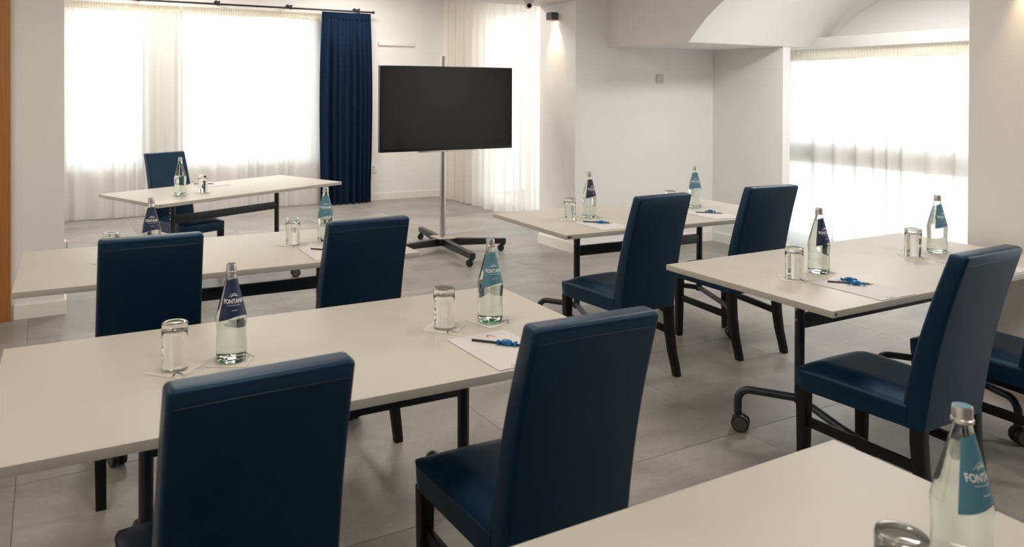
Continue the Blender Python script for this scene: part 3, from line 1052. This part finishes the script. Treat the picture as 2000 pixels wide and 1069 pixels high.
def make_bottle(labmat):
    root = empty('water_bottle')
    sp_ = smooth_prof(PROF, 3)
    t = 0.0026
    inner = [(max(0.004, r - t), z) for r, z in sp_ if z > 0.012]
    outer = [(0, 0.004), (0.028, 0.003), (0.034, 0.0005)] + sp_
    shell = outer + [(0.0114, 0.272)] + list(reversed(inner)) + [(0.03, 0.0105), (0, 0.014)]
    gb = MB().lathe(shell, 40).build('glass_body', M['glass'], root, ang=60)
    wat = [(0, 0.0142), (0.03, 0.0108)] + [(r + 0.0003, z) for r, z in inner if z < 0.246]
    rl = wat[-1][0]
    MB().lathe(wat + [(0, wat[-1][1])], 40).build('water', M['water'], root, ang=60)
    MB().lathe([(0.0352, 0.0003), (0.0402, 0.0028), (0.0412, 0.0045), (0.0406, 0.0045), (0.0398, 0.0032), (0.035, 0.0008), (0.0352, 0.0003)], 40).build('foot_ring', M['glassbase'], gb)
    # cap with tamper ring and coloured top
    cp = [(0.0149, 0.2635), (0.0168, 0.264), (0.0170, 0.2695), (0.0152, 0.2705), (0.0152, 0.288), (0.0143, 0.2905), (0, 0.2905)]
    cap = MB().lathe([(0, 0.2725), (0.0143, 0.272), (0.0143, 0.2635)] + cp, 32).build('cap', M['alu'], root)
    MB().lathe([(0, 0.2903), (0.0128, 0.2903), (0.0128, 0.2911), (0, 0.2911)], 28).build('cap_disc', labmat, cap)
    # label with a waved lower edge
    HA, n, m = R(66), 28, 12
    v, f = [], []
    for i in range(n + 1):
        th = -HA + 2 * HA * i / n
        q = th / HA
        zb = 0.1405 - 0.0135 * max(0, -q) ** 1.3 - 0.006 * max(0, q) ** 2 + 0.002 * math.sin(q * 3)
        zt = 0.2475 - 0.006 * max(0, -q - 0.2)
        for j in range(m + 1):
            z = zb + (zt - zb) * j / m
            r = r_at(z) + 0.0005
            v.append((r * math.cos(th - math.pi / 2), r * math.sin(th - math.pi / 2), z))
    for i in range(n):
        for j in range(m):
            a_ = i * (m + 1) + j
            f.append((a_, a_ + m + 1, a_ + m + 2, a_ + 1))
    # inner skin so the paper has two faces and thickness
    o_ = len(v)
    v += [(x * (1 - 0.0004 / math.hypot(x, y)), y * (1 - 0.0004 / math.hypot(x, y)), z) for x, y, z in v]
    f += [tuple(reversed([k + o_ for k in q])) for q in f]
    lb = MB().add(v, f).build('label', labmat, root, ang=60)
    tv_, tf_ = text_mesh('FONTANA', 0.0150, 0.00035)
    mw = max(abs(p[0]) for p in tv_)
    MB().add([on_bottle(p[0] * 0.031 / mw, 0.1845 + p[1] * 1.15, 0.0009) for p in tv_], tf_).build('lettering', M['print'], lb, smooth=False)
    # mountain emblem: two peaks under an arc
    def strip(pts, w):
        vv, ff = [], []
        for i, (s_, z) in enumerate(pts):
            vv += [on_bottle(s_, z - w / 2, 0.0009), on_bottle(s_, z + w / 2, 0.0009)]
            if i:
                k = 2 * i
                ff.append((k - 2, k, k + 1, k - 1))
        return vv, ff
    em = MB()
    em.add(*strip([(-0.0155 + 0.031 * i / 16, 0.1965 + 0.0105 * math.sin(math.pi * i / 16)) for i in range(17)], 0.0009))
    em.add(*strip([(-0.0085, 0.1975), (-0.0045, 0.2015), (-0.0025, 0.2000), (0.001, 0.2040), (0.0045, 0.2000), (0.0065, 0.2015), (0.0095, 0.1975)], 0.0026))
    em.add(*strip([(-0.020 + 0.04 * i / 10, 0.1735) for i in range(11)], 0.0008))
    em.add(*strip([(-0.009 + 0.018 * i / 6, 0.1590) for i in range(7)], 0.0010))
    em.build('emblem', M['print'], lb, smooth=False)
    return root


def make_tumbler():
    """drinking glass turned upside down: rim below, thick base above"""
    root = empty('drinking_glass')
    p = [(0.0335, 0.0), (0.0355, 0.0), (0.0362, 0.004), (0.0368, 0.06), (0.0372, 0.115), (0.0375, 0.130), (0.0362, 0.136), (0.033, 0.1375), (0.026, 0.1365),
         (0.012, 0.1345), (0, 0.134), (0, 0.1165), (0.018, 0.116), (0.030, 0.1135), (0.0338, 0.108), (0.0345, 0.09), (0.0342, 0.05), (0.0338, 0.004), (0.0335, 0.0)]
    MB().lathe(p, 40).build('glass', M['tumbler'], root, ang=40)
    return root


def make_coaster(side):
    root = empty('paper_coaster')
    pts = []
    n = 10
    h = side / 2
    for k in range(4):          # scalloped square edge
        for i in range(n):
            q = -h + side * i / n
            w = h + 0.0012 * math.cos(i * math.pi)
            x, y = (q, -w)
            for _ in range(k):
                x, y = -y, x
            pts.append((x, y))
    MB().prism(pts, 0.0, 0.0018, 'z').build('paper', M['coaster'], root, smooth=False)
    ring = [(0.040 * math.cos(2 * math.pi * i / 40), 0.040 * math.sin(2 * math.pi * i / 40), 0.0018) for i in range(40)]
    MB().tube(ring, 0.0006, 6, closed=True).build('embossed_ring', M['coaster'], root)
    # printed mark across one corner (the corner lies at -45 degrees)
    rot = Matrix.Rotation(R(45), 4, 'Z')      # reads along the diagonal
    vv = [(-0.012, -0.008, 0), (-0.0065, -0.008, 0), (-0.002, 0.006, 0), (-0.003, 0.010, 0), (0.002, 0.010, 0), (0.013, -0.008, 0), (0.009, -0.008, 0)]
    off = Vector((0, -0.046, 0.0021))
    lg = MB()
    lg.add([tuple(rot @ (Vector(p) * 1.35 + off)) for p in vv], [(0, 1, 2, 3), (3, 2, 4), (2, 6, 5, 4)])
    tv_, tf_ = text_mesh('CAVALIERI', 0.0098, 0.0002, 2)
    lg.add([tuple(rot @ (Vector((p[0], p[1] * 0.9 - 0.0170, 0)) + off)) for p in tv_], tf_)
    lg.build('printed_mark', M['ink'], root, smooth=False)
    return root


PADW, PADH = 0.222, 0.306


def make_pad():
    """origin at the centre; the reader sits on the -y side"""
    root = empty('notepad')
    MB().box(-PADW / 2, PADW / 2, -PADH / 2, PADH / 2, 0, 0.0032).build('paper_block', M['paper'], root, bevel=0.0004, seg=1)
    fr = MB()
    a, b, w, z = PADW / 2 - 0.022, PADH / 2 - 0.022, 0.0007, 0.0034
    for x0, x1, y0, y1 in ((-a, a, -b, -b + w), (-a, a, b - w, b), (-a, -a + w, -b, b), (a - w, a, -b, b)):
        fr.add([(x0, y0, z), (x1, y0, z), (x1, y1, z), (x0, y1, z)], [(0, 1, 2, 3)])
    fr.build('printed_frame', M['lineink'], root, smooth=False)
    k, cy = 1.0, PADH / 2 - 0.034
    vv = [(-0.013, -0.012), (-0.0085, -0.012), (-0.002, 0.008), (-0.003, 0.013), (0.002, 0.013), (0.017, -0.014), (0.012, -0.014)]
    MB().add([(p[0] * k + 0.028, p[1] * k + cy, 0.0035) for p in vv], [(0, 1, 2, 3), (3, 2, 4), (2, 6, 5, 4)]).build('red_logo', M['redink'], root, smooth=False)
    tv_, tf_ = text_mesh('Cavalieri', 0.017, 0.0, 2)
    MB().add([(p[0] * 0.9 + p[1] * 0.25 - 0.035, p[1] * 0.8 - PADH / 2 + 0.013, 0.0035) for p in tv_], tf_).build('script_print', M['ink'], root, smooth=False)
    return root


def make_pencil(length=0.178):
    """lies along +x, point at the +x end"""
    root = empty('pencil')
    MB().cyl((-length / 2, 0, 0.0038), (length / 2 - 0.018, 0, 0.0038), 0.0038, 6).build('shaft', M['pencil'], root, ang=20)
    MB().cyl((length / 2 - 0.018, 0, 0.0038), (length / 2 - 0.003, 0, 0.0038), 0.0036, 12, 0.0012).build('sharpened_end', M['barewood'], root)
    MB().cyl((length / 2 - 0.003, 0, 0.0038), (length / 2, 0, 0.0038), 0.0012, 8, 0.0002).build('lead', M['ink'], root)
    return root


def make_candy():
    """hard candy in a twisted foil wrapper lying along x"""
    root = empty('wrapped_candy')
    prof = [(0, -0.0185), (0.0045, -0.0175), (0.0085, -0.012), (0.0098, 0), (0.0085, 0.012), (0.0045, 0.0175), (0, 0.0185)]
    mx = Matrix.Translation((0, 0, 0.0098)) @ Matrix.Rotation(R(90), 4, 'Y')
    MB().lathe(smooth_prof(prof, 3), 18, mx).build('sweet', M['foil'], root)
    for s_ in (-1, 1):
        v, f = [], []
        n = 15
        for i in range(n):
            q = i / (n - 1) * 2 - 1
            pl = 0.0026 * (1 if i % 2 else -1)
            v += [(s_ * 0.0165, q * 0.002, 0.0098), (s_ * (0.034 - 0.004 * q * q), q * 0.0135, 0.0085 + pl + 0.003 * q)]
            if i:
                f.append((2 * i - 2, 2 * i, 2 * i + 1, 2 * i - 1))
        o_ = len(v)
        v += [(x, y, z - 0.0004) for x, y, z in v]
        f += [tuple(reversed([k + o_ for k in q])) for q in f]
        MB().add(v, f).build('wrapper_tail', M['foil'], root, smooth=False)
    return root


protos = {'bn': make_bottle(M['labelnavy']), 'bt': make_bottle(M['labelteal']), 'g': make_tumbler(), 'c': make_coaster(0.120),
          'pad': make_pad(), 'pen': make_pencil(), 'candy': make_candy()}
used = set()


def put(kind, loc, rz, label, cat, group):
    if kind in used:
        o = copy_tree(protos[kind])
    else:
        o = protos[kind]
        used.add(kind)
    o.location = loc
    o.rotation_euler = (0, 0, rz)
    tag(o, label, cat, group)
    return o


CT = 0.0018
T_B, T_A, T_C, T_D, T_E, T_F = ('the red-logo table', 'the table by the wooden door', 'the bay window table', 'the column table', 'the askew speaker table', 'the chairless table')
# bottles: kind, x, y, label turn, on a coaster, coaster turn, label
for kind, x, y, turn, co, ca, lab in (
        ('bn', 0.494, 2.292, 14, 1, 62, 'navy-labelled glass water bottle on the red-logo table'),
        ('bt', 1.391, 2.268, 25, 1, 14, 'teal-labelled glass water bottle on the red-logo table, before the television base'),
        ('bn', 0.450, 3.868, 4, 1, 45, 'navy-labelled water bottle showing above a chair on the table by the wooden door'),
        ('bt', 1.342, 3.890, 2, 1, 40, 'teal-labelled water bottle on the table by the wooden door'),
        ('bn', 3.088, 2.214, 52, 1, 20, 'navy-labelled water bottle on the bay window table'),
        ('bt', 4.020, 2.224, 55, 1, 30, 'teal-labelled water bottle on the bay window table'),
        ('bn', 3.117, 3.863, 38, 1, 30, 'navy-labelled water bottle on the column table'),
        ('bt', 4.065, 3.876, 4, 0, 0, 'teal-labelled water bottle on the column table, beside a chair back'),
        ('bt', 0.923, 6.111, 178, 1, 70, 'water bottle with its label turned away on the askew speaker table'),
        ('bt', 1.360, 0.710, 60, 0, 0, 'large-looking teal-labelled water bottle alone with one glass on the chairless table')):
    z = TH + (CT if co else 0.0)
    put(kind, (x, y, z), math.atan2(-y, -x) + R(turn + 90), lab, 'bottle', 'glass water bottles')
    if co:
        put('c', (x, y, TH), R(ca), 'paper coaster under the ' + lab.split(' on the ')[0].split(' showing')[0].replace('glass ', '') + ' on ' + next(t for t in (T_B, T_A, T_C, T_D, T_E) if t[4:] in lab), 'coaster', 'paper coasters')
# glasses
for x, y, co, ca, lab, clab in (
        (0.331, 2.291, 1, -45, 'upturned glass on a printed coaster beside the navy-labelled bottle of the red-logo table', 'printed paper coaster under the glass beside the navy-labelled bottle of the red-logo table'),
        (1.212, 2.277, 1, -48, 'upturned glass beside the teal-labelled bottle of the red-logo table', 'printed paper coaster under the glass beside the teal-labelled bottle of the red-logo table'),
        (0.272, 3.862, 1, -40, 'upturned glass peeping over a chair on the table by the wooden door', 'coaster edge showing past a chair on the table by the wooden door'),
        (1.156, 3.876, 1, -45, 'upturned glass beside the teal-labelled bottle on the table by the wooden door', 'printed coaster under the glass on the table by the wooden door'),
        (2.894, 2.192, 1, -40, 'upturned glass beside the navy-labelled bottle on the bay window table', 'coaster under the glass by the bay window table navy bottle'),
        (3.824, 2.229, 1, -45, 'upturned glass beside the teal-labelled bottle on the bay window table', 'coaster under the glass beside the teal-labelled bottle on the bay window table'),
        (2.944, 3.840, 1, -45, 'upturned glass beside the navy-labelled bottle on the column table', 'coaster under the glass on the column table'),
        (3.790, 3.835, 0, 0, 'upturned glass almost hidden behind a chair back on the column table', None),
        (1.107, 6.186, 1, -20, 'upturned glass on the askew speaker table', 'coaster under the glass on the askew speaker table'),
        (1.166, 0.693, 0, 0, 'upturned glass cut by the frame edge on the chairless table', None)):
    put('g', (x, y, TH + (CT if co else 0)), random.uniform(0, 6), lab, 'glass', 'upturned drinking glasses')
    if co:
        put('c', (x, y, TH), R(ca), clab, 'coaster', 'paper coasters')
# notepads with pencil and candy: left-near corner x,y, turn
ZP = TH + 0.0036
for x, y, rot, pens, cand, where in (
        (1.168, 1.850, 1.5, ((1.2865, 2.0445, -46),), ((1.302, 2.020, -44, 1),), 'the red-logo table'),
        (1.143, 3.453, -1.0, ((1.262, 3.640, -45),), (), 'the table by the wooden door'),
        (2.892, 1.803, -0.5, ((3.0255, 2.020, -42),), ((3.052, 2.045, -30, 1), (3.020, 1.992, -48, 1)), 'the bay window table by the navy bottle'),
        (3.806, 1.805, 0.0, (), (), 'the bay window table, half behind a chair'),
        (2.893, 3.455, -2.0, ((3.0245, 3.667, -43),), ((3.030, 3.640, -43, 1),), 'the column table, beside its navy-labelled bottle'),
        (3.789, 3.425, -2.9, ((3.938, 3.6235, -44),), ((3.960, 3.640, -40, 1),), 'the column table, between the two chairs')):
    a = R(rot)
    c = Vector((x, y, TH)) + Matrix.Rotation(a, 3, 'Z') @ Vector((PADW / 2, PADH / 2, 0))
    put('pad', c, a, 'white notepad with a thin printed frame on ' + where, 'notepad', 'notepads')
    for px, py, pr in pens:
        put('pen', (px, py, ZP), R(pr), 'black pencil on the notepad on ' + where, 'pencil', 'black pencils')
    for i, (px, py, pr, _) in enumerate(cand):
        put('candy', (px, py, ZP), R(pr), ('candy in blue foil wrapper on the notepad on ' if len(cand) == 1 else ('blue foil candy beyond the pencil on ', 'blue foil candy before the pencil on ')[i]) + where, 'candy', 'blue wrapped candies')
# the speaker's pad lies the other way round
a = R(23.6 + 180)
put('pad', (1.245, 6.668, TH), a, 'white notepad on the askew speaker table behind the upturned glass', 'notepad', 'notepads')
put('pen', (1.212, 6.690, ZP), R(-20), 'black pencil on the notepad of the askew speaker table', 'pencil', 'black pencils')
